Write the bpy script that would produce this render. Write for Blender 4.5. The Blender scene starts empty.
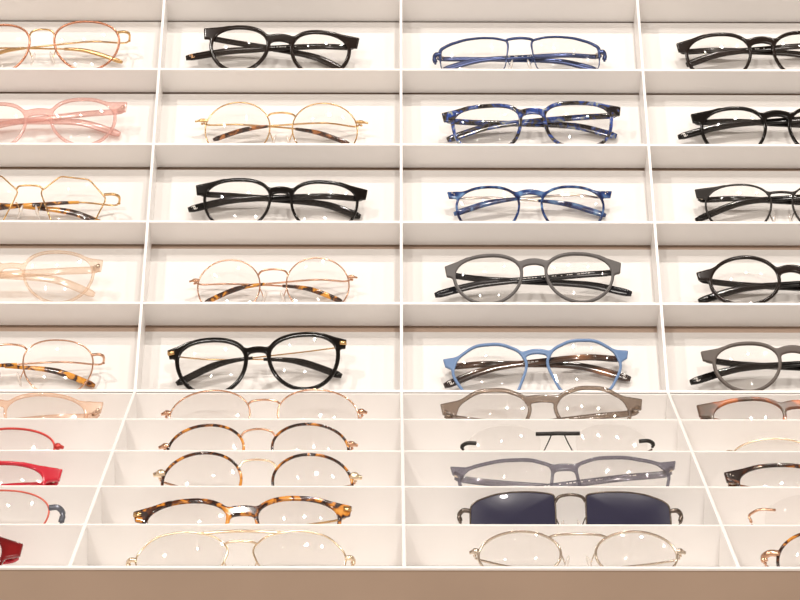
import bpy, math, random
import numpy as np
from mathutils import Matrix, Vector

random.seed(4)
S = bpy.context.scene
COL = S.collection

# ------------------------------------------------------------------ camera, world, lights, exposure
CELL = 0.208                      # cell width
TOP = 0.90                        # height of the flat tray's upper edges
F_PX = 2600.0
CAM = np.array([-0.00929, -1.53839, 0.52342 + TOP])
YAW, PITCH, ROLL = math.radians(0.2302), math.radians(-12.9316), math.radians(0.15435)
BETA = math.radians(39.647)       # slope of the tilted rack
L_TRAY = 0.42406                  # depth of the flat tray, front edge to the foot of the rack


def cam_axes():
    cy, sy, cp, sp = math.cos(YAW), math.sin(YAW), math.cos(PITCH), math.sin(PITCH)
    fwd = np.array([sy * cp, cy * cp, sp])
    r = np.array([cy, -sy, 0.0])
    u = np.cross(r, fwd)
    cr, sr = math.cos(ROLL), math.sin(ROLL)
    return np.array([cr * r + sr * u, -sr * r + cr * u, fwd])


AX = cam_axes()


def proj(P):
    q = AX @ (np.asarray(P, float) - CAM)
    return 400 + F_PX * q[0] / q[2], 300 - F_PX * q[1] / q[2], q[2]


cd = bpy.data.cameras.new('camera')
cam = bpy.data.objects.new('camera', cd)
COL.objects.link(cam)
cd.sensor_width = 36.0
cd.lens = F_PX / 800.0 * 36.0
cd.clip_start = 0.05
cam.matrix_world = Matrix(((AX[0][0], AX[1][0], -AX[2][0], CAM[0]),
                           (AX[0][1], AX[1][1], -AX[2][1], CAM[1]),
                           (AX[0][2], AX[1][2], -AX[2][2], CAM[2]), (0, 0, 0, 1)))
S.camera = cam

wd = bpy.data.worlds.new('shop_ambient')
S.world = wd
wd.use_nodes = True
wd.node_tree.nodes['Background'].inputs[0].default_value = (1.0, 0.865, 0.745, 1)
wd.node_tree.nodes['Background'].inputs[1].default_value = 0.68

# ceiling track spots above the display, then two added front fills: (x, y, height, watts, radius)
SPOTS = [(-1.15, -0.05, 3.05, 62, 0.028), (0.30, 0.36, 3.05, 54, 0.028), (0.80, 0.36, 3.05, 22, 0.028),
         (-0.25, 0.10, 3.05, 18, 0.025), (1.6, 0.0, 3.05, 24, 0.025), (0.4, -1.7, 3.05, 74, 0.03), (-0.9, -1.7, 3.05, 64, 0.03)]  # last two: unseen fill lamps added to brighten the tray faces
for sx, sy, sz, w, rad in SPOTS:
    ld = bpy.data.lights.new('track_and_fill_spot', 'SPOT')
    ld.energy = w
    ld.color = (1.0, 0.93, 0.86)
    ld.shadow_soft_size = rad
    ld.spot_size = math.radians(75)
    ld.spot_blend = 0.6
    lo = bpy.data.objects.new('track_and_fill_spot', ld)
    COL.objects.link(lo)
    lo.location = (sx, sy, sz)
    d = Vector((0.0, 0.45, TOP + 0.1)) - lo.location
    lo.rotation_euler = d.to_track_quat('-Z', 'Y').to_euler()

S.view_settings.view_transform = 'Standard'
S.view_settings.look = 'None'
S.view_settings.gamma = 1.0
S.view_settings.use_curve_mapping = False
S.view_settings.exposure = 0.14

# ------------------------------------------------------------------ materials
MATS = {}


def nodes(name):
    m = bpy.data.materials.new(name)
    m.use_nodes = True
    nt = m.node_tree
    return m, nt, nt.nodes['Principled BSDF']


def plain(name, col, rough=0.4, metal=0.0, spec=0.5, noise=0.0, scale=40.0, coat=0.0):
    if name in MATS:
        return MATS[name]
    m, nt, p = nodes(name)
    p.inputs['Base Color'].default_value = (*col, 1)
    p.inputs['Roughness'].default_value = rough
    p.inputs['Metallic'].default_value = metal
    p.inputs['Specular IOR Level'].default_value = spec
    p.inputs['Coat Weight'].default_value = coat
    if noise:
        tc = nt.nodes.new('ShaderNodeTexCoord')
        n = nt.nodes.new('ShaderNodeTexNoise')
        n.inputs['Scale'].default_value = scale
        n.inputs['Detail'].default_value = 3
        r = nt.nodes.new('ShaderNodeValToRGB')
        r.color_ramp.elements[0].position = 0.35
        r.color_ramp.elements[0].color = (*[c * (1 - noise) for c in col], 1)
        r.color_ramp.elements[1].position = 0.65
        r.color_ramp.elements[1].color = (*[min(1, c * (1 + noise)) for c in col], 1)
        nt.links.new(tc.outputs['Object'], n.inputs['Vector'])
        nt.links.new(n.outputs['Fac'], r.inputs['Fac'])
        nt.links.new(r.outputs['Color'], p.inputs['Base Color'])
    MATS[name] = m
    return m


def mottled(name, cols, scale=70.0, rough=0.12, trans=0.0, seed=0.0, stretch=(1, 1, 1)):
    """tortoiseshell-like acetate: cols = [(position, rgb), ...]"""
    if name in MATS:
        return MATS[name]
    m, nt, p = nodes(name)
    p.inputs['Roughness'].default_value = rough
    p.inputs['Coat Weight'].default_value = 0.4
    p.inputs['Coat Roughness'].default_value = 0.05
    tc = nt.nodes.new('ShaderNodeTexCoord')
    mp = nt.nodes.new('ShaderNodeMapping')
    mp.inputs['Location'].default_value = (seed, seed * .7, 0)
    mp.inputs['Scale'].default_value = stretch
    n = nt.nodes.new('ShaderNodeTexNoise')
    n.inputs['Scale'].default_value = scale
    n.inputs['Detail'].default_value = 1.5
    n.inputs['Distortion'].default_value = 0.8
    r = nt.nodes.new('ShaderNodeValToRGB')
    el = r.color_ramp.elements
    el[0].position, el[0].color = cols[0][0], (*cols[0][1], 1)
    el[1].position, el[1].color = cols[-1][0], (*cols[-1][1], 1)
    for pos, c in cols[1:-1]:
        e = el.new(pos)
        e.color = (*c, 1)
    nt.links.new(tc.outputs['Object'], mp.inputs['Vector'])
    nt.links.new(mp.outputs['Vector'], n.inputs['Vector'])
    nt.links.new(n.outputs['Fac'], r.inputs['Fac'])
    nt.links.new(r.outputs['Color'], p.inputs['Base Color'])
    if trans:
        tr = nt.nodes.new('ShaderNodeBsdfTransparent')
        nt.links.new(r.outputs['Color'], tr.inputs['Color'])
        mx = nt.nodes.new('ShaderNodeMixShader')
        mx.inputs[0].default_value = trans
        out = nt.nodes['Material Output']
        nt.links.new(p.outputs[0], mx.inputs[1])
        nt.links.new(tr.outputs[0], mx.inputs[2])
        nt.links.new(mx.outputs[0], out.inputs['Surface'])
    MATS[name] = m
    return m


def see_through(name, tint, body, amount, rough=0.06, refl=0.04, deepen=False):
    """clear plastic or glass: tinted see-through body with a glossy skin"""
    if name in MATS:
        return MATS[name]
    m, nt, p = nodes(name)
    out = nt.nodes['Material Output']
    p.inputs['Base Color'].default_value = (*body, 1)
    p.inputs['Roughness'].default_value = 0.25
    tr = nt.nodes.new('ShaderNodeBsdfTransparent')
    tr.inputs['Color'].default_value = (*tint, 1)
    mx = nt.nodes.new('ShaderNodeMixShader')
    mx.inputs[0].default_value = amount
    nt.links.new(p.outputs[0], mx.inputs[1])
    nt.links.new(tr.outputs[0], mx.inputs[2])
    if deepen:                      # more plastic to look through towards the edges
        l2 = nt.nodes.new('ShaderNodeLayerWeight')
        l2.inputs['Blend'].default_value = 0.45
        cm = nt.nodes.new('ShaderNodeMix')
        cm.data_type = 'RGBA'
        cm.inputs[6].default_value = (*tint, 1)
        cm.inputs[7].default_value = (*[t * b for t, b in zip(tint, body)], 1)
        nt.links.new(l2.outputs['Facing'], cm.inputs[0])
        nt.links.new(cm.outputs[2], tr.inputs['Color'])
    gl = nt.nodes.new('ShaderNodeBsdfGlossy')
    gl.inputs['Roughness'].default_value = rough
    lw = nt.nodes.new('ShaderNodeLayerWeight')
    lw.inputs['Blend'].default_value = 0.5
    pw = nt.nodes.new('ShaderNodeMath')
    pw.operation = 'POWER'
    pw.inputs[1].default_value = 4.0
    nt.links.new(lw.outputs['Facing'], pw.inputs[0])
    fr = nt.nodes.new('ShaderNodeMath')
    fr.operation = 'MULTIPLY_ADD'
    fr.inputs[1].default_value = 0.8
    fr.inputs[2].default_value = refl
    nt.links.new(pw.outputs[0], fr.inputs[0])
    m2 = nt.nodes.new('ShaderNodeMixShader')
    nt.links.new(fr.outputs[0], m2.inputs[0])
    nt.links.new(mx.outputs[0], m2.inputs[1])
    nt.links.new(gl.outputs[0], m2.inputs[2])
    nt.links.new(m2.outputs[0], out.inputs['Surface'])
    MATS[name] = m
    return m


WHITE = plain('white_lacquer', (0.86, 0.838, 0.82), 0.32, spec=0.4, noise=0.012, scale=9)
PANEL = plain('white_back_panel', (0.755, 0.735, 0.715), 0.45, spec=0.3, noise=0.01, scale=14)
SLOT = plain('brown_slot_board', (0.56, 0.42, 0.33), 0.7)
TAN = plain('tan_laminate', (0.475, 0.365, 0.285), 0.5, noise=0.03, scale=18)
FLOORM = plain('beige_floor', (0.60, 0.46, 0.35), 0.5, noise=0.05, scale=3)

LENS = see_through('clear_lens', (0.99, 0.987, 0.984), (0.9, 0.88, 0.86), 0.995, 0.02, refl=0.035)
SUNLENS = see_through('navy_sun_lens', (0.06, 0.06, 0.13), (0.030, 0.029, 0.066), 0.30, 0.03, refl=0.02)
PADM = see_through('clear_nose_pad', (0.95, 0.93, 0.9), (0.85, 0.8, 0.76), 0.6, 0.1)

M = dict(
    espresso=plain('dark_brown_acetate', (0.013, 0.0075, 0.0055), 0.17, spec=0.28),
    black=plain('black_acetate', (0.006, 0.0048, 0.0042), 0.14, spec=0.3),
    black_matte=plain('black_matte_metal', (0.013, 0.010, 0.008), 0.3, spec=0.35),
    grey=plain('grey_matte_acetate', (0.088, 0.080, 0.078), 0.42),
    taupe=plain('taupe_matte_acetate', (0.085, 0.066, 0.055), 0.42),
    dark_arm=plain('black_arm_acetate', (0.010, 0.010, 0.013), 0.2, spec=0.3),
    gold=plain('gold_metal', (0.66, 0.42, 0.19), 0.2, 1.0),
    pale_gold=plain('pale_gold_metal', (0.84, 0.68, 0.50), 0.18, 1.0),
    rose=plain('rose_gold_metal', (0.66, 0.39, 0.26), 0.2, 1.0),
    rosebrown=plain('rose_brown_metal', (0.50, 0.22, 0.13), 0.25, 0.8),
    silver=plain('silver_metal', (0.72, 0.66, 0.60), 0.18, 1.0),
    champagne=plain('champagne_metal', (0.62, 0.53, 0.44), 0.18, 1.0),
    gunmetal=plain('gunmetal', (0.16, 0.13, 0.11), 0.22, 1.0),
    navy=plain('navy_metal', (0.045, 0.065, 0.16), 0.25, 0.6),
    steel_blue=plain('steel_blue_acetate', (0.135, 0.23, 0.42), 0.3),
    red=plain('red_acetate', (0.50, 0.012, 0.03), 0.14, coat=0.4),
    maroon=mottled('dark_red_acetate', [(0.40, (0.05, 0.003, 0.004)), (0.65, (0.20, 0.008, 0.010))], 50),
    redwire=plain('red_metal', (0.52, 0.05, 0.04), 0.3, 0.5),
    pinkwire=plain('pink_red_metal', (0.60, 0.13, 0.09), 0.3, 0.5),
    tort=mottled('amber_tortoiseshell', [(0.42, (0.022, 0.008, 0.005)), (0.51, (0.10, 0.028, 0.008)), (0.58, (0.56, 0.20, 0.02)), (0.72, (0.66, 0.30, 0.05))], 140),
    tort_dark=mottled('dark_tortoiseshell', [(0.44, (0.016, 0.007, 0.005)), (0.56, (0.08, 0.022, 0.008)), (0.66, (0.55, 0.19, 0.03))], 90, seed=3),
    tort_brown=mottled('brown_tortoiseshell_tip', [(0.42, (0.03, 0.014, 0.010)), (0.53, (0.09, 0.03, 0.014)), (0.63, (0.42, 0.16, 0.05))], 150, seed=11),
    tort_red=mottled('red_brown_tortoiseshell', [(0.42, (0.085, 0.05, 0.028)), (0.55, (0.16, 0.06, 0.03)), (0.66, (0.50, 0.14, 0.03))], 55, 0.3, seed=5),
    tort_tip=mottled('tortoiseshell_tip', [(0.42, (0.03, 0.012, 0.007)), (0.5, (0.12, 0.035, 0.01)), (0.57, (0.72, 0.30, 0.03)), (0.7, (0.78, 0.38, 0.05))], 130, seed=9),
    tort_arm=mottled('brown_arm_acetate', [(0.38, (0.022, 0.012, 0.010)), (0.55, (0.10, 0.045, 0.025)), (0.68, (0.30, 0.13, 0.06))], 60, seed=2, stretch=(.4, 1, 1)),
    blue_tort=mottled('blue_black_marble', [(0.40, (0.012, 0.010, 0.012)), (0.47, (0.07, 0.06, 0.045)), (0.52, (0.02, 0.03, 0.10)), (0.6, (0.035, 0.08, 0.32)), (0.70, (0.30, 0.32, 0.26))], 130, seed=7),
    blue=mottled('blue_clear_acetate', [(0.38, (0.010, 0.016, 0.07)), (0.53, (0.035, 0.075, 0.24)), (0.70, (0.20, 0.38, 0.66))], 90, trans=0.3, seed=4),
    pink=see_through('pink_clear_acetate', (0.96, 0.82, 0.79), (0.80, 0.55, 0.50), 0.70, 0.08, deepen=True),
    crystal=see_through('beige_crystal_acetate', (0.98, 0.93, 0.88), (0.86, 0.70, 0.56), 0.82, 0.06, deepen=True),
    peach=see_through('peach_crystal_acetate', (0.98, 0.90, 0.83), (0.84, 0.62, 0.48), 0.80, 0.06, deepen=True),
    smoke=see_through('grey_brown_clear_acetate', (0.74, 0.66, 0.59), (0.20, 0.15, 0.12), 0.70, 0.08, deepen=True),
    slate=see_through('blue_grey_clear_acetate', (0.70, 0.68, 0.72), (0.14, 0.135, 0.18), 0.62, 0.08, deepen=True),
    bluegrey=plain('grey_blue_endpiece', (0.14, 0.15, 0.18), 0.25, 0.6),
    mark=plain('white_print', (0.85, 0.82, 0.78), 0.4),
    goldmark=plain('gold_print', (0.75, 0.42, 0.20), 0.35, 0.6),
)

# ------------------------------------------------------------------ mesh helpers


def link(name, verts, faces, mat, parent=None, smooth=True):
    me = bpy.data.meshes.new(name)
    me.from_pydata([tuple(v) for v in verts], [], [tuple(int(i) for i in f) for f in faces])
    me.materials.append(mat)
    if smooth:
        me.polygons.foreach_set('use_smooth', [True] * len(me.polygons))
    me.update()
    o = bpy.data.objects.new(name, me)
    COL.objects.link(o)
    if parent is not None:
        o.parent = parent
    return o


def bevel(o, w):
    b = o.modifiers.new('edge', 'BEVEL')
    b.width = w
    b.segments = 2
    b.limit_method = 'ANGLE'
    return o


def prism(name, poly_yz, x0, x1, mat, parent=None, bev=0.0004):
    """closed prism along x from a (y, z) outline (counter-clockwise seen from +x)"""
    n = len(poly_yz)
    v = [(x0, y, z) for y, z in poly_yz] + [(x1, y, z) for y, z in poly_yz]
    f = [list(range(n))[::-1], list(range(n, 2 * n))]
    f += [[i, (i + 1) % n, n + (i + 1) % n, n + i] for i in range(n)]
    o = link(name, v, f, mat, parent, smooth=False)
    if bev:
        bevel(o, bev)
    return o


def catmull(P, n=10, closed=False):
    P = [np.asarray(p, float) for p in P]
    out = []
    m = len(P)
    rng = range(m) if closed else range(m - 1)
    for i in rng:
        if closed:
            a, b, c, d = P[i - 1], P[i], P[(i + 1) % m], P[(i + 2) % m]
        else:
            b, c = P[i], P[i + 1]
            a = P[i - 1] if i else 2 * b - c
            d = P[i + 2] if i + 2 < m else 2 * c - b
        for k in range(n):
            t = k / n
            out.append(0.5 * ((2 * b) + (-a + c) * t + (2 * a - 5 * b + 4 * c - d) * t * t + (-a + 3 * b - 3 * c + d) * t ** 3))
    if not closed:
        out.append(P[-1])
    return out


def sweep(path, ru, rv, up=(0, 0, 1), seg=8, closed=False, power=2.0):
    """tube along path; ru = half size along 'up', rv = half size sideways (per point or scalar)"""
    P = np.array(path, float)
    n = len(P)
    ru = np.broadcast_to(np.asarray(ru, float), (n,))
    rv = np.broadcast_to(np.asarray(rv, float), (n,))
    T = np.gradient(P, axis=0) if not closed else (np.roll(P, -1, 0) - np.roll(P, 1, 0))
    T /= np.linalg.norm(T, axis=1)[:, None] + 1e-12
    U = np.asarray(up, float)
    U = U[None] - (T @ U)[:, None] * T
    U /= np.linalg.norm(U, axis=1)[:, None] + 1e-12
    V = np.cross(T, U)
    a = np.linspace(0, 2 * math.pi, seg, endpoint=False)
    ca, sa = np.cos(a), np.sin(a)
    ca = np.sign(ca) * abs(ca) ** (2 / power)
    sa = np.sign(sa) * abs(sa) ** (2 / power)
    R = P[:, None] + U[:, None] * (ru[:, None] * ca[None])[..., None] + V[:, None] * (rv[:, None] * sa[None])[..., None]
    verts = R.reshape(-1, 3)
    faces = []
    for i in range(n if closed else n - 1):
        j = (i + 1) % n
        for k in range(seg):
            l = (k + 1) % seg
            faces.append([i * seg + k, i * seg + l, j * seg + l, j * seg + k])
    if not closed:
        faces.append(list(range(seg))[::-1])
        faces.append(list(range((n - 1) * seg, n * seg)))
    return verts, faces


def join(*parts):
    V, Fc, o = [], [], 0
    for v, f in parts:
        V += [tuple(p) for p in v]
        Fc += [[i + o for i in q] for q in f]
        o += len(v)
    return V, Fc


def blob(c, r, seg=10, rings=6):
    v = [(c[0], c[1], c[2] + r[2])]
    for i in range(1, rings):
        p = math.pi * i / rings
        for k in range(seg):
            t = 2 * math.pi * k / seg
            v.append((c[0] + r[0] * math.sin(p) * math.cos(t), c[1] + r[1] * math.sin(p) * math.sin(t), c[2] + r[2] * math.cos(p)))
    v.append((c[0], c[1], c[2] - r[2]))
    f = [[0, 1 + k, 1 + (k + 1) % seg] for k in range(seg)]
    for i in range(rings - 2):
        for k in range(seg):
            a, b = 1 + i * seg + k, 1 + i * seg + (k + 1) % seg
            f.append([a, a + seg, b + seg, b])
    e = len(v) - 1
    o = 1 + (rings - 2) * seg
    f += [[o + k, e, o + (k + 1) % seg] for k in range(seg)]
    return v, f


def empty(name, mw):
    o = bpy.data.objects.new(name, None)
    COL.objects.link(o)
    o.empty_display_size = 0.02
    o.matrix_world = mw
    return o


# ------------------------------------------------------------------ the display: flat tray and tilted rack
T = 0.0024                               # thickness of the white sheets
DEPTH = 0.0280                           # depth of every compartment
U = np.array([math.cos(BETA), math.sin(BETA)])        # up the slope (y, z)
N = np.array([-math.sin(BETA), math.cos(BETA)])       # out of the slope
HINGE = np.array([L_TRAY, TOP])
ROW_U = [0.3391, 0.2540, 0.1702, 0.0862, 0.0]         # shelf lines of the rack, top to bottom
ROW_ALL = [0.4240 + 0.0849, 0.4240] + ROW_U
ROW_L = [0.34215, 0.25738, 0.17032, 0.08530, 0.0]     # partition lines of the tray, back to front
GAP = {0.4240: 0.0018, 0.3391: 0.0026, 0.2540: 0.0036, 0.1702: 0.0052, 0.0862: 0.0068}
X0, X1 = -2 * CELL, 2 * CELL
COLX = [-2 * CELL, -CELL, 0.0, CELL, 2 * CELL]


def yz(s, dep):
    """point on the rack: s up the slope from the hinge, dep below the front edges"""
    p = HINGE + U * s - N * dep
    return (p[0], p[1])


def tag(o, label, cat, group=None, kind=None):
    o['label'] = label
    if cat:
        o['category'] = cat
    if group:
        o['group'] = group
    if kind:
        o['kind'] = kind
    return o


fl = link('floor', [(-4, -4, 0), (4, -4, 0), (4, 4, 0), (-4, 4, 0)], [[0, 1, 2, 3]], FLOORM, smooth=False)
fl['kind'] = 'structure'
fl['label'] = 'beige shop floor under the display'

ce = prism('ceiling', [(-2.6, 3.15), (2.6, 3.15), (2.6, 3.25), (-2.6, 3.25)], -3.0, 3.0, plain('greige_ceiling', (0.30, 0.26, 0.23), 0.8, noise=.03, scale=2), bev=0)
ce['kind'] = 'structure'
ce['label'] = 'dark greige shop ceiling above the display'

rack = empty('display_rack', Matrix.Translation((0, L_TRAY, TOP)))
tag(rack, 'tilted white rack of five visible shelf rows holding eyeglasses', 'display rack')
tray = empty('display_table', Matrix.Translation((0, 0, 0)))
tag(tray, 'white compartment tray on a tan cabinet below the tilted rack', 'display table')


def under(o, par):
    o.parent = par
    o.matrix_parent_inverse = par.matrix_world.inverted()
    return o


bpy.context.view_layer.update()
for s in ROW_ALL:
    dd = DEPTH + 0.001
    poly = [yz(s - T / 2, 0), yz(s + T / 2, 0), yz(s + T / 2, dd), yz(s - T / 2, dd)]
    under(prism('shelf', poly, X0, X1, WHITE), rack)
for x in COLX:
    poly = [yz(0, -0.0001), yz(ROW_ALL[0], -0.0001), yz(ROW_ALL[0], DEPTH + 0.001), yz(0.0, DEPTH + 0.001)]
    under(prism('divider', poly, x - T / 2, x + T / 2, WHITE), rack)
for i in range(1, len(ROW_ALL)):
    lo_s, hi_s = ROW_ALL[i] + T / 2, ROW_ALL[i - 1] - T / 2
    g = GAP.get(ROW_ALL[i - 1], 0.0015)
    for c in range(4):
        poly = [yz(lo_s, DEPTH), yz(hi_s - g, DEPTH), yz(hi_s - g, DEPTH + 0.003), yz(lo_s, DEPTH + 0.003)]
        under(prism('back_panel', poly, COLX[c] + T / 2, COLX[c + 1] - T / 2, PANEL, bev=0), rack)
poly = [yz(-0.0, DEPTH + 0.0045), yz(ROW_ALL[0], DEPTH + 0.0045), yz(ROW_ALL[0], DEPTH + 0.0165), yz(-0.0, DEPTH + 0.0165)]
under(prism('backboard', poly, X0, X1, SLOT, bev=0), rack)

b0, b1 = yz(0.0, DEPTH + 0.0168), yz(ROW_ALL[0], DEPTH + 0.0168)
under(prism('support_cabinet', [(b0[0], 0.0), (b1[0], 0.0), b1, b0], X0, X1, TAN, bev=0), rack)

# tray: cabinet body, floor, partitions, dividers
FL = TOP - DEPTH
under(prism('cabinet_body', [(0.001, 0.0), (L_TRAY - 0.001, 0.0), (L_TRAY - 0.001, FL - 0.004), (0.001, FL - 0.004)], X0 - 0.002, X1 + 0.002, TAN, bev=0), tray)
under(prism('front_panel', [(-0.0012, 0.10), (0.001, 0.10), (0.001, TOP - 0.0018), (-0.0012, TOP - 0.0018)], X0 - 0.002, X1 + 0.002, TAN, bev=0), tray)
under(prism('tray_floor', [(0.002, FL - 0.004), (L_TRAY - 0.001, FL - 0.004), (L_TRAY - 0.001, FL), (0.002, FL)], X0, X1, WHITE, bev=0), tray)
under(prism('front_edge', [(-0.0022, TOP - 0.0018), (0.0018, TOP - 0.0018), (0.0018, TOP), (-0.0022, TOP)], X0 - 0.002, X1 + 0.002, WHITE), tray)
under(prism('front_lining', [(0.001, FL), (0.0022, FL), (0.0022, TOP - 0.0018), (0.001, TOP - 0.0018)], X0, X1, WHITE, bev=0), tray)
for y in ROW_L[:-1] + [L_TRAY - T / 2 - 0.001]:
    h = TOP if y < 0.4 else TOP - 0.0016
    under(prism('partition', [(y - T / 2, FL), (y + T / 2, FL), (y + T / 2, h), (y - T / 2, h)], X0, X1, WHITE), tray)
for x in COLX:
    under(prism('divider', [(0.0, FL), (L_TRAY - 0.001, FL), (L_TRAY - 0.001, TOP - .0012), (L_TRAY - 0.003, TOP + .0001), (0.0, TOP + .0001)], x - T / 2, x + T / 2, WHITE), tray)

# ------------------------------------------------------------------ eyeglasses
WRAP = 0.42          # radius of the front's curve seen from above


def wrap(x):
    return np.asarray(x) ** 2 / (2 * WRAP)


def outline(A, B, shape, n=72):
    """closed lens outline around (0,0), +x is the OUTER (temple) side; width A, height B"""
    if 'pts' in shape:
        P = catmull([(px, pz, 0) for px, pz in shape['pts']], 8, True) if shape.get('soft', 0) else None
        if P is None:
            pts = [np.array(p, float) for p in shape['pts']]
            P = []
            r = shape.get('round', 0.25)
            for i in range(len(pts)):          # rounded polygon corners, slightly bowed sides
                a, b, c = pts[i - 1], pts[i], pts[(i + 1) % len(pts)]
                p0, p1 = b + (a - b) * r, b + (c - b) * r
                for k in range(7):
                    t = k / 6
                    P.append((1 - t) ** 2 * p0 + 2 * t * (1 - t) * b + t * t * p1)
        P = np.array([(p[0], p[1]) for p in P])
        P[:, 0] = (P[:, 0] - P[:, 0].min()) / np.ptp(P[:, 0]) * A - A / 2
        P[:, 1] = (P[:, 1] - P[:, 1].min()) / np.ptp(P[:, 1]) * B - B / 2
        return P
    c = shape.get('c', 0.5)
    nt, nb = shape.get('nt', 2.0), shape.get('nb', 2.0)
    cat = shape.get('cat', 0.0)
    tp = shape.get('taper', 0.0)
    t = np.linspace(0, 2 * math.pi, n, endpoint=False)
    ct, st = np.cos(t), np.sin(t)
    e = np.where(st >= 0, nt, nb)
    x = np.sign(ct) * abs(ct) ** (2 / e) * A / 2
    z = np.sign(st) * abs(st) ** (2 / e)
    z = np.where(st >= 0, z * B * (1 - c), z * B * c) + B * (c - 0.5)
    x = x * (1 - tp * (0.5 - z / B)) + shape.get('lean', 0.0) * z
    z = z + cat * x * np.clip((z / B + 0.5), 0, 1)
    P = np.stack([x, z], 1)
    P[:, 0] = (P[:, 0] - P[:, 0].min()) / np.ptp(P[:, 0]) * A - A / 2
    P[:, 1] = (P[:, 1] - P[:, 1].min()) / np.ptp(P[:, 1]) * B - B / 2
    return P


def poly_sdf(px, pz, P):
    d = np.full(px.shape, 1e9)
    inside = np.zeros(px.shape, bool)
    n = len(P)
    for i in range(n):
        a, b = P[i], P[(i + 1) % n]
        ex, ez = b - a
        wx, wz = px - a[0], pz - a[1]
        t = np.clip((wx * ex + wz * ez) / (ex * ex + ez * ez + 1e-18), 0, 1)
        d = np.minimum(d, (wx - ex * t) ** 2 + (wz - ez * t) ** 2)
        cnd = ((a[1] > pz) != (b[1] > pz)) & (px < (b[0] - a[0]) * (pz - a[1]) / (b[1] - a[1] + 1e-18) + a[0])
        inside ^= cnd
    return np.where(inside, -1, 1) * np.sqrt(d)


def smin(a, b, k):
    h = np.clip(0.5 + 0.5 * (b - a) / k, 0, 1)
    return b * (1 - h) + a * h - k * h * (1 - h)


def seg_sdf(px, pz, pts):
    d = np.full(px.shape, 1e9)
    for i in range(len(pts) - 1):
        a, b = np.array(pts[i]), np.array(pts[i + 1])
        e = b - a
        t = np.clip(((px - a[0]) * e[0] + (pz - a[1]) * e[1]) / (e @ e + 1e-18), 0, 1)
        d = np.minimum(d, np.hypot(px - a[0] - e[0] * t, pz - a[1] - e[1] * t))
    return d


def acetate_front(g):
    """moulded front: rims, bridge and end pieces grown together, cut by the two lens openings"""
    h = 0.00062
    W, Bt = g['W'], g['Bt']
    nx = int((W / 2 + 0.004) / h) + 2
    nz = int((Bt + 0.016) / h) + 2
    xs = (np.arange(-nx, nx + 1)) * h
    zs = -0.005 + np.arange(nz) * h
    GX, GZ = np.meshgrid(xs, zs, indexing='ij')

    def field(X, Z):
        ax = abs(X)
        d = poly_sdf(ax - g['lx'], Z - g['lz'], g['out'])
        wz = np.clip((Z - g['lz']) / (g['B'] / 2), -1, 1)
        wz = wz * 0.5 + 0.5
        th = g['tb'] + (g['tt'] - g['tb']) * wz ** 1.5
        ring = d - th
        hb = g['bt'] / 2
        xb = g['gap'] / 2 + 0.002
        zb = g['zb'] - hb
        arch = g.get('arch', 0.003)
        pts = [(x, zb - arch * (x / xb) ** 2) for x in np.linspace(0, xb, 7)]
        br = seg_sdf(ax, Z, pts) - hb
        ep = poly_sdf(ax, Z, g['ep']) - 0.0005
        f = smin(ring, br, 0.0030)
        f = smin(f, ep, g.get('ek', 0.0022))
        return np.maximum(f, -d)

    # end piece: from the outer corner along the tangent onto the rim, and back under the hinge
    P = np.array([(g['lx'] + p[0] * (1 + g['tt'] / np.hypot(*p)), g['lz'] + p[1] * (1 + g['tt'] / np.hypot(*p))) for p in g['out']])
    cx1 = W / 2 - 0.0005
    ct, cb = g['ze'] + g['eh'] / 2, g['ze'] - g['eh'] / 2
    cand = [q for q in P if q[0] > g['lx'] + g.get('tan', 0.20) * g['A'] and q[0] < cx1 - 0.001 and q[1] > g['lz']]
    if not cand:
        cand = [np.array([g['lx'] + g['A'] / 2, ct])]
    tq = max(cand, key=lambda q: math.atan2(q[1] - ct, cx1 - q[0]))
    low = min(P, key=lambda q: abs(q[1] - (cb - 0.0012)) + (0 if q[0] > g['lx'] else 9))
    g['ep'] = np.array([(cx1, ct), (tq[0], tq[1] - 0.0006), (tq[0] - 0.006, tq[1] - 0.006), (low[0] - 0.003, low[1]), (low[0] - 0.0003, low[1]), (cx1 - 0.0012, cb)])
    f = field(GX, GZ)
    ins = f < 0
    gx, gz = np.gradient(f, h)
    gl = gx * gx + gz * gz + 1e-6
    out = ~ins
    PX = np.where(out, GX - np.clip(f, 0, 2 * h) * gx / gl, GX)
    PZ = np.where(out, GZ - np.clip(f, 0, 2 * h) * gz / gl, GZ)
    cell = ins[:-1, :-1] | ins[1:, :-1] | ins[:-1, 1:] | ins[1:, 1:]
    ci, cj = np.nonzero(cell)
    idx = -np.ones(f.shape, int)
    used = np.zeros(f.shape, bool)
    for a, b in ((0, 0), (1, 0), (0, 1), (1, 1)):
        used[ci + a, cj + b] = True
    n = used.sum()
    idx[used] = np.arange(n)
    din = np.where(ins, -f, 0)[used]
    rr = 0.0013
    prof = np.sqrt(1 - (1 - np.clip(din / rr, 0, 1)) ** 2)
    TH = g.get('T', 0.0029)
    x, z = PX[used], PZ[used]
    y0 = wrap(x)
    yf = y0 - TH * 0.5 * (0.55 + 0.45 * prof)
    yb = y0 + TH * 0.5 * (0.55 + 0.45 * prof)
    V = np.concatenate([np.stack([x, yf, z], 1), np.stack([x, yb, z], 1)])
    q = np.stack([idx[ci, cj], idx[ci + 1, cj], idx[ci + 1, cj + 1], idx[ci, cj + 1]], 1)
    faces = [list(r) for r in q] + [[r[3] + n, r[2] + n, r[1] + n, r[0] + n] for r in q]
    cnt = {}
    for r in q:
        for k in range(4):
            a, b = int(r[k]), int(r[(k + 1) % 4])
            if (b, a) in cnt:
                del cnt[(b, a)]
            else:
                cnt[(a, b)] = 1
    faces += [[b, a, a + n, b + n] for a, b in cnt]
    return V, faces


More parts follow.
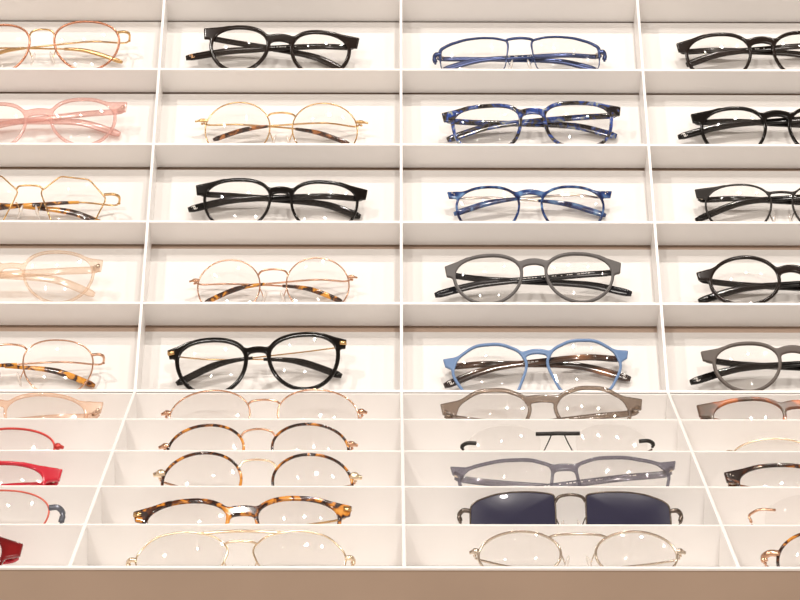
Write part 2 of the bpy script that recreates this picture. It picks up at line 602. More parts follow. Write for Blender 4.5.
def lens_mesh(g, side, inset=0.0):
    P = g['out'] * (1 - inset)
    n = len(P)
    K = 6
    bul = (g['A'] / 2) ** 2 / (2 * g.get('R', 0.105))
    V = []
    for th, sgn in ((0.0, 0), (0.0017, 1)):
        cx = side * g['lx']
        V.append((cx, float(wrap(cx)) - bul + th, g['lz']))
        for k in range(1, K + 1):
            r = k / K
            for p in P:
                x = side * (g['lx'] + p[0] * r)
                y = float(wrap(side * (g['lx'] + p[0] * r))) - bul * (1 - r * r) + th
                V.append((x, y, g['lz'] + p[1] * r))
    m = 1 + K * n
    Fc = []
    for s, o in ((0, 0), (1, m)):
        for i in range(n):
            j = (i + 1) % n
            t = [o, o + 1 + i, o + 1 + j]
            Fc.append(t)
            for k in range(K - 1):
                a, b = o + 1 + k * n + i, o + 1 + k * n + j
                Fc.append([a, a + n, b + n, b])
    o = len(V)
    V += [V[1 + (K - 1) * n + i] for i in range(n)] + [V[m + 1 + (K - 1) * n + i] for i in range(n)]
    for i in range(n):
        j = (i + 1) % n
        Fc.append([o + i, o + n + i, o + n + j, o + j])
    return V, Fc


def rim_path(g, side, lo=-9, hi=9, grow=0.0):
    out = []
    for p in g['out']:
        r = np.hypot(*p)
        q = p * (1 + grow / r)
        x = side * (g['lx'] + q[0])
        out.append((x, float(wrap(x)), g['lz'] + q[1]))
    return out


def temple(g, side, par, order):
    """folded arm hinged on 'side', running behind the front to the other side"""
    W = g['W']
    t = g['temple']
    ze = g['ze'] + t.get('dz', 0.0)
    hx = W / 2 - t.get('inset', 0.0035)
    if t['kind'] == 'wire' and g['style'] != 'acetate':
        hx = W / 2 - 0.0014 if (g.get('hook', 0) or g.get('edrop', .001) > .0011) else g['lx'] + g['A'] / 2 + 0.002
        ze -= g.get('edrop', .001)
    if g['row'] > 5:
        ze -= 0.0025
    hook = g.get('hook', 0.0012)
    yh = float(wrap(hx)) + (hook + 0.001 if t['kind'] == 'wire' else 0.004)
    yb = t.get('y', 0.0150) + order * t.get('stack', 0.0045)
    if g['ymax']:
        yb = min(yb, g['ymax'](ze - 0.012) - 0.0045 * (1 - order))
    sl = t.get('drop', 0.004 if g['row'] <= 5 else 0.010)
    bx = t.get('bend', 0.026) * g['k']
    tx = t.get('tip', 0.064)
    td = t.get('tipdrop', 0.015)
    if isinstance(td, tuple):
        td = td[0 if side < 0 else 1]
    if isinstance(tx, tuple):
        tx = tx[0 if side < 0 else 1]
    tx = tx * g['k']
    pts = [(side * hx, yh, ze), (side * (hx - 0.006), yh + 0.003, ze - sl * 0.1), (side * hx * 0.55, yb - 0.002, ze - sl * 0.35),
           (0, yb, ze - sl * 0.7), (-side * bx, yb, ze - sl - 0.001),
           (-side * (bx + (tx - bx) * 0.4), yb, ze - sl - td * 0.34), (-side * tx, yb + 0.001, ze - sl - td)]
    pts = pts[:2] + [g['fix'](q) for q in pts[2:]]
    path = catmull(pts, 7)
    n = len(path)
    u = np.linspace(0, 1, n)
    if t['kind'] == 'bar':
        h0, h1 = t.get('h0', 0.0052), t.get('h1', 0.0066)
        ru = (h0 + (h1 - h0) * np.clip((u - .55) / .35, 0, 1)) / 2
        ru[-1] *= 0.62
        ru[-2] *= 0.93
        v, f = sweep(path, ru, t.get('th', 0.0030) / 2, seg=12, power=3.2)
        a = link('temple', v, f, t['mat'], par)
        if t.get('hinge', True):
            hv, hf = sweep([(side * (hx + 0.0005), yh - 0.004, ze), (side * (hx - 0.0045), yh + 0.0018, ze)], 0.0019, 0.0012, seg=8, power=4)
            link('hinge', hv, hf, t.get('hmat', M['champagne']), par)
        if t.get('mark') and side in t.get('markside', (-1, 1)):
            e, b = np.array(path[-1]), np.array(path[-3])
            dr = (b - e) / np.linalg.norm(b - e)
            nor = np.array([0, -1, 0])
            upv = np.cross(dr, nor)
            c0 = e + dr * 0.0055 + nor * (t.get('th', .003) / 2 + 0.00025)
            r = 0.0016
            arcs = []
            for o_, a0 in ((0.0009, 0.4), (-0.0009, 3.5)):
                arc = [c0 + dr * (o_ + r * math.cos(q)) + upv * (r * math.sin(q)) for q in np.linspace(a0, a0 + 4.2, 11)]
                arcs.append(sweep(arc, 0.00028, 0.00028, up=(0, 1, 0), seg=5))
            link('tip_emblem', *join(*arcs), t['mark'], a)
        if t.get('print') and side == t.get('printside', 1):
            strips = []
            k0 = int(n * 0.30)
            rs = random.Random(int(g['cx'] * 7))
            p0, p1 = np.array(path[k0]), np.array(path[int(n * 0.56)])
            q = 0.0
            while q < 1:
                l = rs.choice([0.02, 0.03, 0.045])
                a_, b_ = p0 + (p1 - p0) * q, p0 + (p1 - p0) * min(1, q + l)
                nor = np.array([0, -t.get('th', .003) / 2 - 0.0002, 0.0004])
                strips.append(sweep([a_ + nor, b_ + nor], 0.00040, 0.00012, seg=4))
                q += l + rs.choice([0.012, 0.012, 0.06])
            link('inner_print', *join(*strips), M['mark'], a)
    else:
        k = t.get('tipstart', 0.62)
        ns = int(n * k)
        v, f = sweep(path[:ns + 1], t.get('r', 0.0008), t.get('r', 0.0008) * t.get('flat', 1.0), seg=8)
        a = link('temple', v, f, t['mat'], par)
        tip = path[max(0, ns - 1):]
        m = len(tip)
        w = np.linspace(0, 1, m)
        ru = (0.0013 + (t.get('h1', 0.0046) / 2 - 0.0013) * np.clip(w * 1.8, 0, 1))
        ru[-1] *= 0.6
        v, f = sweep(tip, ru, np.minimum(ru, 0.0016), seg=10)
        link('temple_tip', v, f, t['tipmat'], a)
    return a


def nose_pads(g, par, mat, low=0.30):
    for s in (-1, 1):
        zi = g['lz'] + g['B'] * (low - 0.5) * 1.0
        i = int(np.argmin([abs(p[1] - (zi + 0.006 - g['lz'])) + (0 if p[0] < 0 else 9) for p in g['out']]))
        rx = g['lx'] + g['out'][i][0]
        px = rx - 0.0032
        arm = catmull([(s * rx, float(wrap(rx)), zi + 0.006), (s * (rx - 0.0005), 0.004, zi + 0.007), (s * (px + .0006), 0.006, zi + 0.002), (s * px, 0.0055, zi)], 5)
        v, f = sweep(arm, 0.00045, 0.00045, seg=6)
        a = link('pad_arm', v, f, mat, par)
        pp = catmull([(s * (px - 0.0022), 0.0052, zi + 0.006), (s * (px - .0006), 0.0050, zi), (s * (px + 0.0014), 0.0056, zi - 0.006)], 5)
        n = len(pp)
        r = 0.0026 * np.sqrt(np.clip(1 - np.linspace(-1, 1, n) ** 2, 0.06, 1))
        v, f = sweep(pp, r * 0.55, r, up=(1, 0, 0.3), seg=8)
        link('nose_pad', v, f, PADM, a)


def row_pose(g):
    """where the front stands: returns base point (bottom of the rims), e"""
    row = g['row']
    yt = (g['yt'][0] + g['yt'][1]) / 2

    def ax(e):
        return np.array([0, math.sin(e), math.cos(e)]), np.array([0, math.cos(e), -math.sin(e)])

    if row <= 5:
        P = HINGE + U * (ROW_U[row - 1] + T / 2 + g['lift'])

        def top_y(dl, e):
            q = P - N * dl
            zz, _ = ax(e)
            t = np.array([0, q[0], q[1]]) + zz * g['Bt'] + _ * float(wrap(g['lx']))
            return proj(t)[1], np.array([0, q[0], q[1]])
        e = math.radians(g.get('e', 36))
        lo, hi = 0.004, DEPTH - 0.006
        if (top_y(lo, e)[0] - yt) * (top_y(hi, e)[0] - yt) < 0:
            for _ in range(50):
                m = (lo + hi) / 2
                if top_y(m, e)[0] < yt:
                    lo = m
                else:
                    hi = m
            return top_y(lo, e)[1], e
        dl = lo if top_y(lo, e)[0] > yt else hi
        a, b = math.radians(-5), math.radians(75)
        for _ in range(50):
            m = (a + b) / 2
            if top_y(dl, m)[0] < yt:
                a = m
            else:
                b = m
        print('CLAMP', g['col'], row, 'dl', round(dl, 4), 'e', round(math.degrees(a), 1))
        return top_y(dl, a)[1], a
    y0 = ROW_L[row - 6]
    e = math.radians(g['e'])
    Yt = y0 + g.get('yf', 0.66) * 0.085
    a, b = TOP - 0.05, TOP + 0.05
    for _ in range(50):
        m = (a + b) / 2
        if proj((0, Yt + math.cos(e) * float(wrap(g['lx'])), m - math.sin(e) * float(wrap(g['lx']))))[1] < yt:
            b = m
        else:
            a = m
    zz, _ = ax(e)
    t = np.array([0, Yt, a])
    return t - zz * g['Bt'], e


GROUP = 'eyeglasses shown one to a compartment'


def build(spec):
    g = dict(spec)
    row = g['row']
    # px per metre near this row
    if row <= 5:
        p = HINGE + U * ROW_U[row - 1]
    else:
        p = np.array([ROW_L[row - 6] + 0.05, TOP])
    s = F_PX / proj((0, p[0], p[1]))[2] / 1.012
    A, gap, W = g['A'] / s, g['gap'] / s, g['W'] / s * 1.01
    g['k'] = (W / 0.143)
    style = g['style']
    tt, tb = 0.74 * g.get('tt', 4.5) / s, 0.78 * g.get('tb', 3.5) / s
    if style != 'acetate':
        tt = tb = g.get('r', 0.0008)
        if style == 'rimless':
            tt = tb = 0.0002
    if row > 5:
        g['e'] = g.get('e', 46)
    for _ in range(40):
        B = A * g['asp']
        Bt = B + tt + tb
        g.update(B=B, Bt=Bt, tt=tt, tb=tb, lx=gap / 2 + A / 2, lz=tb + B / 2)
        if row <= 5 or row_pose(g)[0][2] > FL + 0.0036:
            break
        if g['e'] < 53:              # lean further back, then a shallower lens, until it clears the tray floor
            g['e'] += 1
        else:
            g['asp'] *= 0.97
    g.update(A=A, gap=gap, W=W)
    g['lift'] = 0.0012 + (A + gap) / 2 * abs(g['yt'][1] - g['yt'][0]) / s / (A + gap) * 0.8
    base, e = row_pose(g)
    za = np.array([0, math.sin(e), math.cos(e)])
    ya = np.array([0, math.cos(e), -math.sin(e)])
    topP = base + za * Bt
    s2 = F_PX / proj(topP)[2]
    kv = (proj(topP - za * 0.02)[1] - proj(topP)[1]) / 0.02      # px per metre down the front
    # sideways: put the middle of the bridge on cx
    dxdX = proj(topP + np.array([1e-3, 0, 0]))[0] - proj(topP)[0]
    X = (g['cx'] - proj(topP)[0]) / dxdX * 1e-3
    base = base + np.array([X, 0, 0])
    dyl = g['yt'][1] - g['yt'][0] - 0.0045 * (1 - min(1, g['yt'][0] / 600)) * (g['A'] + g['gap']) * s2
    roll = math.atan2(dyl / kv, A + gap)
    yt = (g['yt'][0] + g['yt'][1]) / 2

    def z_at(py, x):                 # height on the curved front that shows at image row py
        yw = float(wrap(x))
        lo, hi = -0.05, 0.12
        for _ in range(45):
            m = (lo + hi) / 2
            if proj(base + za * m + ya * yw)[1] > py:
                lo = m
            else:
                hi = m
        return lo
    g['ze'] = z_at(g['ye'], W / 2 - 0.003)
    g['zb'] = z_at(g['yb'], 0.0)
    g['eh'] = 0.86 * g.get('eh', 9) / kv
    g['bt'] = g.get('bt', 7) / kv
    g['arch'] = g.get('arch', 3) / kv
    g['out'] = outline(A, B, g['shape'])
    g['ymax'] = None
    if row <= 5:
        def ymax(z, b0=base.copy()):
            q = b0 + za * z
            dep = -((q[1] - HINGE[0]) * N[0] + (q[2] - HINGE[1]) * N[1])
            dy = -(ya[1] * N[0] + ya[2] * N[1])
            return (DEPTH - 0.0056 - dep) / dy
        g['ymax'] = ymax

    def fix(q):
        x, y, z = q
        for _ in range(6):
            w = base + za * z + ya * y
            if row <= 5:
                sv = (w[1] - HINGE[0]) * U[0] + (w[2] - HINGE[1]) * U[1] - ROW_U[row - 1] - T / 2
                if sv < 0.0040:
                    z += (0.0040 - sv) / (za[1] * U[0] + za[2] * U[1])
            else:
                if w[2] < FL + 0.0040:
                    z += (FL + 0.0040 - w[2]) / za[2]
                w = base + za * z + ya * y
                lim = ROW_L[row - 6] + 0.0805
                if w[1] > lim:
                    y -= (w[1] - lim) / ya[1]
        return (x, y, z)
    g['fix'] = fix
    R = Matrix(((1, ya[0], za[0]), (0, ya[1], za[1]), (0, ya[2], za[2]))).to_4x4()
    zc = g['lz']
    mw = Matrix.Translation(base.tolist()) @ R @ Matrix.Translation((0, 0, zc)) @ Matrix.Rotation(roll, 4, 'Y') @ Matrix.Translation((0, 0, -zc))
    par = empty(g.get('name', 'eyeglasses'), mw)
    tag(par, g['label'], g.get('cat', 'eyeglasses'), GROUP)
    mat = g['mat']
    vis = (-1, 1)
    if style == 'acetate':
        v, f = acetate_front(g)
        fr = link('frame_front', v, f, mat, par)
        if g.get('pads'):
            nose_pads(g, par, M['gunmetal'], 0.30)
        if g.get('plaque'):
            for sd in vis:
                x0, x1 = sd * (W / 2 - 0.0055), sd * (W / 2 - 0.0002)
                pv, pf = sweep([(x0, float(wrap(x0)) - 0.0021, g['ze'] + .0005), (x1, float(wrap(x1)) - 0.0021, g['ze'] + .0005)], 0.0019, 0.0006, seg=8, power=5)
                link('corner_plaque', pv, pf, g['plaque'], fr)
        if g.get('rivets'):
            for sd in vis:
                for k in (0, 1):
                    x = sd * (W / 2 - 0.004 - 0.0018 * k)
                    z = g['ze'] + 0.0012 - 0.0016 * k
                    link('rivet', *blob((x, float(wrap(x)) - 0.0022, z), (0.0007, 0.0005, 0.0007), 8, 4), M['silver'], fr)
    elif style in ('wire', 'halfrim'):
        for sd in vis:
            P = rim_path(g, sd)
            r = np.full(len(P), g.get('r', 0.0008))
            if style == 'halfrim':
                zz_ = np.array([q[2] for q in P])
                xx = np.array([abs(q[0]) for q in P])
                w = np.clip((zz_ - g['lz']) / (B * 0.5), -0.2, 1) + 0.2
                r = g.get('r', .0008) * 0.55 + g.get('brow', 0.0013) * np.clip(w, 0, 1) * (0.55 + 0.45 * np.clip((xx - g['lx']) / (A / 2), 0, 1))
                if g.get('outer'):
                    r = r + g['outer'] * np.clip((xx - g['lx'] - A * 0.22) / (A * 0.25), 0, 1) * np.clip(1 - abs(zz_ - g['ze']) / 0.010, 0, 1)
            v, f = sweep(P, r, np.minimum(r, 0.0012) * g.get('deep', 1.2), up=(0, 0, 1) if False else (0, 1, 0), seg=8, closed=True)
            # 'up' is the viewing direction, so ru acts front to back: swap to thicken in the front plane
            v, f = sweep(P, np.minimum(r, 0.0012) * g.get('deep', 1.1), r, up=(0, 1, 0), seg=8, closed=True)
            link('rim', v, f, mat, par)
        bm_ = g.get('bmat', mat)
        xb = gap / 2
        # height where the bridge meets the rims
        zi = g['zb'] - g['arch']
        br = g.get('br', 0.0009)
        ii = [i for i in range(len(g['out'])) if g['out'][i][0] < 0]
        j = min(ii, key=lambda i: abs(g['out'][i][1] + g['lz'] - zi))
        xj = g['lx'] + g['out'][j][0]
        zj = g['out'][j][1] + g['lz']
        pts = [(-xj, float(wrap(xj)), zj), (-xj * 0.72, -0.0015, g['zb'] - g['arch'] * 0.25), (0, -0.0025, g['zb']), (xj * 0.72, -0.0015, g['zb'] - g['arch'] * 0.25), (xj, float(wrap(xj)), zj)]
        v, f = sweep(catmull(pts, 6), br, br * 0.8, seg=8)
        link('bridge', v, f, bm_, par)
        if g.get('bar') is not None:
            zb2 = z_at(g['bar'], 0.0)
            j2 = min(ii, key=lambda i: abs(g['out'][i][1] + g['lz'] - zb2) + abs(g['out'][i][0] + A * 0.28) * 0.5)
            x2 = g['lx'] + g['out'][j2][0]
            z2 = g['lz'] + g['out'][j2][1]
            pts = [(-x2 - .004, float(wrap(x2)) - .001, z2 + 0.0006), (-x2 * .5, -0.002, zb2), (0, -0.0025, zb2), (x2 * .5, -0.002, zb2), (x2 + .004, float(wrap(x2)) - .001, z2 + 0.0006)]
            v, f = sweep(catmull(pts, 6), 0.0011, 0.0009, seg=8)
            link('brow_bar', v, f, bm_, par)
        nose_pads(g, par, bm_, g.get('padlow', 0.32))
    elif style == 'rimless':
        bm_ = g['bmat']
        hb = g.get('barw', 22) / s2
        z = g['zb']
        pts = [(-hb, 0.0004, z), (-hb * .4, -0.0004, z - 0.0004), (0, -0.0008, z - 0.0004), (hb * .4, -0.0004, z - 0.0004), (hb, 0.0004, z)]
        v, f = sweep(catmull(pts, 6), 0.0015, 0.0012, seg=8, power=3)
        b = link('bridge', v, f, bm_, par)
        for sd in vis:
            arm = catmull([(sd * hb * .28, -0.001, z - .001), (sd * hb * .45, 0.003, z - 0.006), (sd * hb * .72, 0.006, z - 0.014)], 6)
            link('pad_arm', *sweep(arm, 0.0005, 0.0005, seg=6), bm_, b)
            pp = catmull([(sd * hb * .60, 0.0062, z - 0.010), (sd * hb * .72, 0.006, z - 0.015), (sd * hb * .86, 0.0064, z - 0.020)], 5)
            n = len(pp)
            r = 0.0025 * np.sqrt(np.clip(1 - np.linspace(-1, 1, n) ** 2, 0.06, 1))
            link('nose_pad', *sweep(pp, r * .55, r, up=(1, 0, .3), seg=8), PADM, b)
    if style in ('wire', 'halfrim', 'rimless'):
        em = g.get('emat', g.get('bmat', mat))
        er = g.get('er', 0.0012)
        for sd in vis:
            io = [i for i in range(len(g['out'])) if g['out'][i][0] > 0]
            j = min(io, key=lambda i: abs(g['out'][i][1] + g['lz'] - g['ze']))
            x0 = g['lx'] + g['out'][j][0] - (0.006 if style == 'rimless' else 0)
            x1 = W / 2
            ds = g.get('edrop', 0.001)
            pts = [(sd * x0, float(wrap(x0)) - 0.0004, g['ze']), (sd * (x0 + (x1 - x0) * .6), float(wrap(x0)) - 0.0002, g['ze'] + min(ds, .002) * .2),
                   (sd * (x1 - 0.0005), float(wrap(x1)) + 0.0006, g['ze'] - ds * .3), (sd * (x1 - 0.0012), float(wrap(x1)) + g.get('hook', .0012), g['ze'] - ds)]
            rr = er
            if g.get('hook', 0) == 0 and ds <= 0.0011:
                yw = float(wrap(x0))
                pts = [(sd * x0, yw, g['ze']), (sd * (x0 + (x1 - x0) * .5), yw, g['ze']), (sd * x1, yw + 0.0008, g['ze'] - 0.0006)]
                rr = np.interp(np.linspace(0, 1, 11), [0, .25, .5, .7, 1], [er * .9, er * 1.35, er * 1.3, er * .8, er * .6])
            v, f = sweep(catmull(pts, 5), rr, rr * 0.8, seg=8, power=3)
            ep = link('endpiece', v, f, em, par)
            x = x1 - (0.0012 if g.get('hook', 0) or ds > 0.0011 else (x1 - x0) * .55)
            link('hinge_screw', *blob((sd * x, float(wrap(x1)) + g.get('hook', .0012), g['ze'] - ds - er * .6), (0.0012, 0.0012, 0.0010), 8, 4), em, ep)
    for sd in vis:
        v, f = lens_mesh(g, sd)
        link('lens', v, f, g.get('lens', LENS), par)
    fo = g.get('first', 1)
    for sd in vis:
        temple(g, sd, par, 0 if sd == fo else 1)
    return par


def bar(mat, **k):
    return dict(kind='bar', mat=M[mat], **k)


def wiret(mat, tmat, **k):
    return dict(kind='wire', mat=M[mat], tipmat=M[tmat], **k)


ROUND = dict(c=0.52, nt=2.05, nb=2.05)
PANTO = dict(c=0.60, nt=2.25, nb=2.0, taper=0.08)
SQUARE = dict(c=0.60, nt=2.6, nb=2.5, taper=0.12)
RECT = dict(c=0.60, nt=3.2, nb=3.6, taper=0.08)
PILLOW = dict(pts=[(-1, .78), (-.92, .88), (-.5, .98), (0, 1), (.45, .93), (.85, .72), (1, .52), (1, -.8), (.9, -1), (-.9, -1), (-1, -.8)], round=0.33)
HEX = dict(pts=[(-1, .35), (-.42, 1), (.45, .93), (1, .2), (.62, -1), (-.55, -1)], round=0.13)
FACET = dict(pts=[(-1, .25), (-.80, .72), (-.30, 1), (.35, 1), (.85, .62), (1, .10), (.62, -.75), (0, -1), (-.62, -.85)], round=0.33)
BROWR = dict(pts=[(-1, .76), (-.6, .95), (-.2, 1), (.25, .95), (.7, .76), (1, .5), (.97, -.5), (.75, -1), (-.65, -1), (-.88, -.6)], round=0.3)
AVI = dict(pts=[(-.92, .35), (-.62, .80), (0, 1), (.6, .86), (1, .25), (.86, -.55), (.25, -1), (-.35, -.85), (-.78, -.2)], round=0.36)
OVAL = dict(c=0.5, nt=2.0, nb=2.1)

G = []


def add(col, row, cx, gap, A, W, yt, ye, yb, asp, style, mat, shape, temple, label, **k):
    G.append(dict(col=col, row=row, cx=cx, gap=gap, A=A, W=W, yt=yt, ye=ye, yb=yb, asp=asp, style=style, mat=M[mat], shape=shape, temple=temple, label=label, **k))


# ---- first column (left edge of the photograph)
add(1, 1, 43.7, 24.5, 64, 172, (25, 21.5), 36.5, 30.7, .86, 'wire', 'rosebrown', PANTO, wiret('gold', 'gold', h1=.0042),
    'rosy brown and gold wire eyeglasses in the top row at far left', bmat=M['gold'], r=.0010, emat=M['gold'], hook=.009, edrop=.002, arch=5)
add(1, 2, 40, 28, 60.5, 175, (103.6, 98.7), 112, 108.5, .80, 'acetate', 'pink', PANTO, bar('pink', mark=None),
    'clear pink acetate eyeglasses with pink arms, second row at far left', tan=0.36, eh=10, bt=6.5, tt=4.5, tb=3.6)
add(1, 3, 30.5, 24, 63.4, 177, (176, 177.3), 194.6, 186.7, .85, 'wire', 'gold', HEX, wiret('gold', 'tort_tip', tipstart=.36, h1=.0056, drop=.006),
    'gold wire hexagonal eyeglasses with tortoiseshell arm ends', r=.00066, hook=.009, edrop=.002, arch=1)
add(1, 4, 13.5, 26, 66, 177, (251.5, 251.5), 266, 263, .80, 'acetate', 'crystal', PANTO, bar('crystal', drop=.004, h0=.006, h1=.0066),
    'see-through beige crystal eyeglasses in the fourth row at far left', tan=0.38, eh=12, bt=5, tt=4, tb=3, e=42)
add(1, 5, 10, 29.5, 69, 187, (340.5, 340), 356, 345.5, .86, 'wire', 'rose', dict(c=.58, nt=2.3, nb=2.1, taper=.06), wiret('rose', 'tort_tip', tipstart=.5, h1=.0054, drop=.004),
    'rose gold wire eyeglasses with thick tortoiseshell tips, fifth row at far left', r=.00066, hook=.009, edrop=.002, arch=5)
add(1, 6, -5, 28, 76, 212, (394, 394), 407.5, 399.5, .72, 'acetate', 'peach', PANTO, bar('peach'),
    'pale peach see-through eyeglasses in the uppermost tray row at left', tan=0.38, eh=11, bt=6, tt=4.5, tb=3.5)
add(1, 7, -35, 28, 76, 196, (428.5, 428.5), 447, 436, .80, 'wire', 'redwire', PANTO, wiret('redwire', 'red'),
    'thin red wire eyeglasses with small red end pieces', r=.0009, er=.0019, edrop=.001)
add(1, 8, -51, 28, 80, 222, (462, 462), 475, 470, .66, 'acetate', 'red', dict(c=.6, nt=2.4, nb=2.3, taper=.1, cat=.05), bar('red'),
    'thick glossy bright red acetate eyeglasses in the tray', eh=12, bt=7, tt=5.2, tb=4)
add(1, 9, -47, 28, 82, 218, (490.4, 490.4), 509, 498, .68, 'wire', 'pinkwire', PANTO, wiret('bluegrey', 'bluegrey', r=.0012),
    'thin pinkish red wire eyeglasses with dark grey-blue end pieces', r=.00066, er=.0020, emat=M['bluegrey'], edrop=.009)
add(1, 10, -92, 28, 80, 226, (531, 531), 550, 538, .68, 'acetate', 'maroon', dict(c=.6, nt=2.4, nb=2.3, taper=.1, cat=.08), bar('red'),
    'dark red acetate eyeglasses cut by the lower left picture corner', eh=13, bt=7, tt=6, tb=4)

# ---- second column
add(2, 1, 280, 27.5, 53.5, 155, (25.8, 31), 38.5, 34, .86, 'acetate', 'espresso', PANTO, bar('espresso', mark=M['goldmark'], markside=(1,), tip=(.058, .086), bend=.024, tipdrop=.013, drop=.008, y=.0118, stack=.004, print=True),
    'dark brown panto eyeglasses with gold emblem on the arm tip', eh=11, bt=7.5, tt=5.5, tb=4.6, arch=4)
add(2, 2, 281.7, 22.5, 65, 172, (102, 103), 122, 114, .93, 'wire', 'gold', ROUND, wiret('gold', 'tort_brown', h1=.0046, tip=.056, bend=.018, tipdrop=.013, drop=.004),
    'gold wire round eyeglasses with dark tortoiseshell tips, second row', r=.0006, arch=3)
add(2, 3, 281, 24, 63, 171, (178.5, 181), 192.5, 186.7, .80, 'acetate', 'black', dict(c=.6, nt=2.35, nb=2.3, taper=.1), bar('black', mark=M['mark'], markside=(1,), tip=(.066, .077), bend=.030, tipdrop=.012, hmat=M['pale_gold']),
    'black eyeglasses with white emblem on the left arm tip, above rose gold round pair', eh=10, bt=6.5, tt=4.5, tb=3.2, arch=4)
add(2, 4, 273.8, 26.5, 62.5, 167, (259.5, 257.5), 279, 270.5, .95, 'wire', 'rose', ROUND, wiret('rose', 'tort_tip', h1=.0046, tip=.058, bend=.022, tipdrop=.014, drop=.004, tipstart=.56),
    'rose gold wire round eyeglasses with amber tortoiseshell tips, fourth row', r=.0006, arch=4)
add(2, 5, 258.5, 27, 65, 178, (338, 332.5), 349.5, 346.5, .84, 'acetate', 'black', dict(c=.62, nt=2.3, nb=2.1, taper=.10, cat=.05), wiret('gold', 'black', r=.0006, h1=.0062, tip=.066, bend=.024, tipdrop=.017, drop=.004, tipstart=.55),
    'black cat-eye eyeglasses with gold corners and thin gold arms', eh=9, bt=6, tt=6.4, tb=4.8, plaque=M['gold'], arch=4)
add(2, 6, 264.9, 27.3, 79.4, 201, (390.2, 389.3), 413, 401.7, .86, 'wire', 'rose', dict(c=.55, nt=2.1, nb=2.0), wiret('rose', 'tort_tip'),
    'rose gold thin wire eyeglasses in the uppermost tray row', r=.00066, er=.0017, arch=2.5)
add(2, 7, 259, 28, 75, 194.5, (424.4, 423.2), 446, 431, .88, 'wire', 'tort', ROUND, wiret('rose', 'tort_tip'),
    'tortoiseshell round rims with arched gold bridge, in second tray row', bmat=M['rose'], r=.0011, er=.0018, arch=6.5)
add(2, 8, 258, 31, 78, 204, (452, 453.5), 476, 461.5, .88, 'wire', 'tort', ROUND, wiret('rose', 'tort_tip'),
    'tortoiseshell round rims with gold bridge and end pieces, in third tray row', bmat=M['pale_gold'], r=.0011, er=.0024, arch=6)
add(2, 9, 243.5, 32, 77.7, 214, (499.6, 496.6), 514, 506, .72, 'acetate', 'tort', dict(c=.6, nt=2.2, nb=2.2, taper=.08), wiret('gold', 'tort'),
    'thick amber tortoiseshell acetate eyeglasses above the pale gold aviator pair', eh=10, bt=9.5, tt=6.5, tb=4.5, arch=3, plaque=M['gold'])
add(2, 10, 241.5, 25, 91, 222, (531.6, 530.3), 560, 543, .72, 'wire', 'pale_gold', AVI, wiret('pale_gold', 'pale_gold'),
    'pale gold wire aviator eyeglasses with double bridge in the front row', r=.00066, bar=533, er=.0016, arch=1, edrop=.003)

# ---- third column
add(3, 1, 519.8, 23.5, 68, 170, (37.3, 36), 54, 39.5, .62, 'halfrim', 'navy', BROWR, bar('navy', h0=.004, h1=.0055, drop=.001, tipdrop=.010, print=True),
    'navy blue metal rectangular eyeglasses with clear nose pads', r=.0009, brow=.0011, er=.0020, edrop=.006, bmat=M['navy'], br=.0014, arch=1.5, padlow=.30, outer=.0006)
add(3, 2, 532.4, 27.5, 64, 178, (104, 101), 114.5, 108, .72, 'acetate', 'blue_tort', dict(c=.62, nt=2.7, nb=2.8, taper=.14), bar('blue_tort', tip=.068, tipdrop=.013),
    'blue and black marbled acetate eyeglasses, second row', eh=9, bt=6, tt=5.2, tb=4.2, arch=4)
add(3, 3, 530, 25, 60, 164, (185.8, 185.5), 195, 189.5, .84, 'acetate', 'blue', PANTO, dict(kind='wire', mat=M['silver'], tipmat=M['blue'], r=.0012, flat=.6, h1=.0055, tip=.066, bend=.022, tipdrop=.013, tipstart=.56),
    'translucent blue panto eyeglasses with silver metal arms', tan=0.36, eh=6.5, bt=5, tt=3.2, tb=3, arch=3.5, rivets=True)
add(3, 4, 533.5, 27.5, 64, 175, (254, 252.2), 270, 258.7, .80, 'acetate', 'grey', PANTO, bar('dark_arm', tip=.080, bend=.032, tipdrop=.011, drop=.005, mark=None, print=True),
    'matte grey round eyeglasses with straight black arms', eh=11, bt=6, tt=4.5, tb=3.6, arch=4.5, e=44)
add(3, 5, 536.9, 24, 71, 185, (343.2, 338.8), 359, 349, .84, 'acetate', 'steel_blue', FACET, bar('tort_arm', tip=.072, bend=.026, tipdrop=.015, mark=M['mark'], print=True, hmat=M['gold']),
    'steel blue faceted eyeglasses with dark brown arms', tan=.43, eh=8, bt=5, tt=4, tb=3.4, arch=3.5)
add(3, 6, 542, 28.7, 70.6, 198, (388.5, 386), 407, 395, .84, 'acetate', 'smoke', FACET, bar('smoke', print=True),
    'translucent grey-brown acetate eyeglasses just below steel blue pair', tan=0.40, eh=11, bt=7, tt=5.4, tb=4.2, arch=2)
add(3, 7, 557.6, 35, 71, 189, (424.7, 423.3), 443.5, 433.5, .70, 'rimless', 'gunmetal', dict(c=.58, nt=2.3, nb=2.4), wiret('gunmetal', 'black'),
    'rimless eyeglasses with a dark bar bridge', bmat=M['black_matte'], emat=M['black_matte'], er=.0015, edrop=.002, barw=22)
add(3, 8, 564.2, 26.6, 89, 222, (459, 456), 468, 464, .52, 'acetate', 'slate', dict(pts=[(-1, .62), (-.55, .95), (.1, 1), (.75, .80), (1, .35), (.86, -.7), (.6, -1), (-.65, -1), (-.92, -.5)], round=.3), bar('slate', print=True),
    'translucent blue-grey rectangular acetate eyeglasses', tan=0.40, eh=8, bt=6.5, tt=4.2, tb=4, arch=2.5)
add(3, 9, 570, 30, 84, 219, (491.3, 491.3), 512, 496.5, .66, 'wire', 'gunmetal', PILLOW, wiret('gunmetal', 'black', r=.001),
    'sunglasses with dark navy lenses and gunmetal wire frame', lens=SUNLENS, r=.0006, er=.0016, br=.0012, arch=5, edrop=.006, R=.30, name='sunglasses', cat='sunglasses')
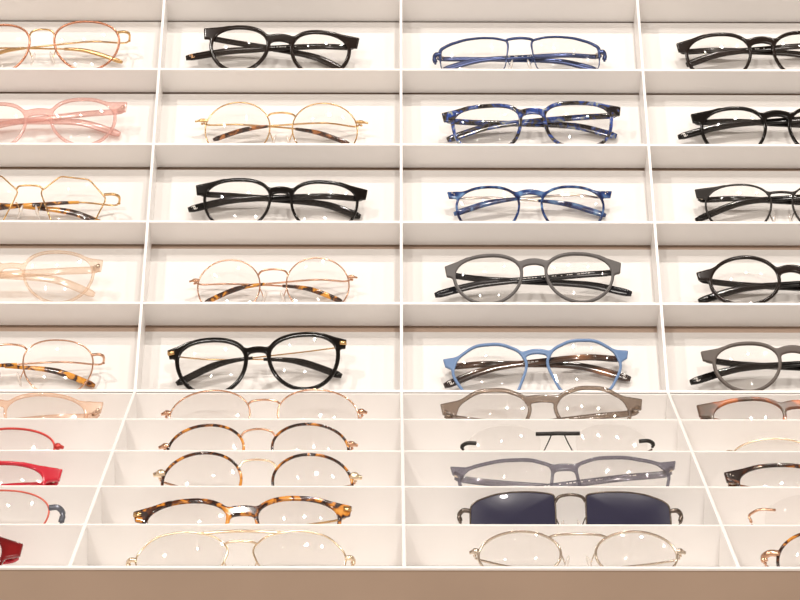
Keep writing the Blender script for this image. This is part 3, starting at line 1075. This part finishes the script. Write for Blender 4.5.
add(3, 10, 577.5, 34.4, 81, 212, (530, 530), 552, 535.5, .60, 'wire', 'champagne', OVAL, wiret('champagne', 'champagne', drop=.009, h1=.003),
    'champagne silver oval wire eyeglasses in the front row', r=.0009, er=.0017, arch=1.5, e=40)

# ---- fourth column (right edge of the photograph)
add(4, 1, 761.2, 26.5, 60, 167, (32.2, 30.5), 46, 36.7, .84, 'acetate', 'espresso', PANTO, bar('espresso', tipdrop=.012, print=True),
    'dark brown acetate eyeglasses in the top row at far right', eh=9, bt=6.5, tt=4.6, tb=3.8, arch=4)
add(4, 2, 776.3, 27.3, 59.6, 168.7, (106, 105.5), 118, 110.4, .86, 'acetate', 'black', PANTO, bar('black', mark=M['mark'], tip=.083, tipdrop=.013, bend=.030),
    'black acetate eyeglasses with white emblem, second row at far right', eh=9, bt=6, tt=4.8, tb=4, arch=4)
add(4, 3, 780.8, 23.3, 63, 169.6, (183.2, 183), 193.5, 191, .84, 'acetate', 'black_matte', PANTO, bar('black', h0=.005, h1=.006, tip=.072, tipdrop=.018, dz=-.002),
    'black metal browline eyeglasses with small nose pads, third row at far right', tt=2.4, tb=2.8, bt=2.2, arch=1.5, tan=0.18, eh=9, T=.0020, pads=True)
add(4, 4, 789.5, 28, 64.5, 185, (255.2, 255), 276, 265, .81, 'acetate', 'espresso', ROUND, bar('black', tip=.070, tipdrop=.014),
    'round black eyeglasses in the fourth row at far right', tan=.44, eh=7.5, bt=7, tt=4.6, tb=4.4, arch=5, e=44)
add(4, 5, 792, 30, 61.7, 180, (341.3, 341), 356, 345.5, .82, 'acetate', 'taupe', PANTO, bar('black', mark=M['mark'], tip=.080, bend=.032, tipdrop=.014, hmat=M['silver']),
    'matte taupe eyeglasses with white emblem on black arm tip, fifth row', tan=0.36, eh=9.5, bt=7, tt=4.6, tb=4.2, arch=5, e=44)
add(4, 6, 797, 32, 67.4, 196, (397, 397), 411, 400.5, .82, 'acetate', 'tort_red', PANTO, bar('tort_red'),
    'reddish brown tortoiseshell eyeglasses in the uppermost tray row at right', eh=12, bt=8, tt=5, tb=4.5, arch=4)
add(4, 7, 823, 26, 78, 200, (437.5, 437.5), 453, 445, .80, 'wire', 'pale_gold', ROUND, wiret('gold', 'gold'),
    'thin pale gold wire eyeglasses, only the lens arc showing at right', r=.00066)
add(4, 8, 833, 30, 78, 213, (463, 463), 477.5, 470, .70, 'acetate', 'tort_dark', dict(c=.6, nt=2.4, nb=2.3, taper=.1, cat=.04), bar('tort_dark'),
    'dark brown tortoiseshell eyeglasses with square corners and silver rivets', eh=10, bt=8, tt=4.8, tb=4, rivets=True)
add(4, 9, 862, 34, 80, 222, (493.5, 493.5), 512, 503, .74, 'rimless', 'rose', dict(c=.55, nt=2.2, nb=2.2), wiret('rose', 'rose'),
    'rimless eyeglasses with rose gold end pieces at right', bmat=M['rose'], emat=M['rose'], er=.0009, edrop=.006)
add(4, 10, 872, 31, 80, 216, (529.5, 529.5), 555, 540, .90, 'wire', 'tort', ROUND, wiret('rose', 'tort_tip'),
    'tortoiseshell round rim with rose gold end piece in the lower right corner', bmat=M['rose'], r=.0011, er=.0022, edrop=.004)

for spec in G:
    build(spec)
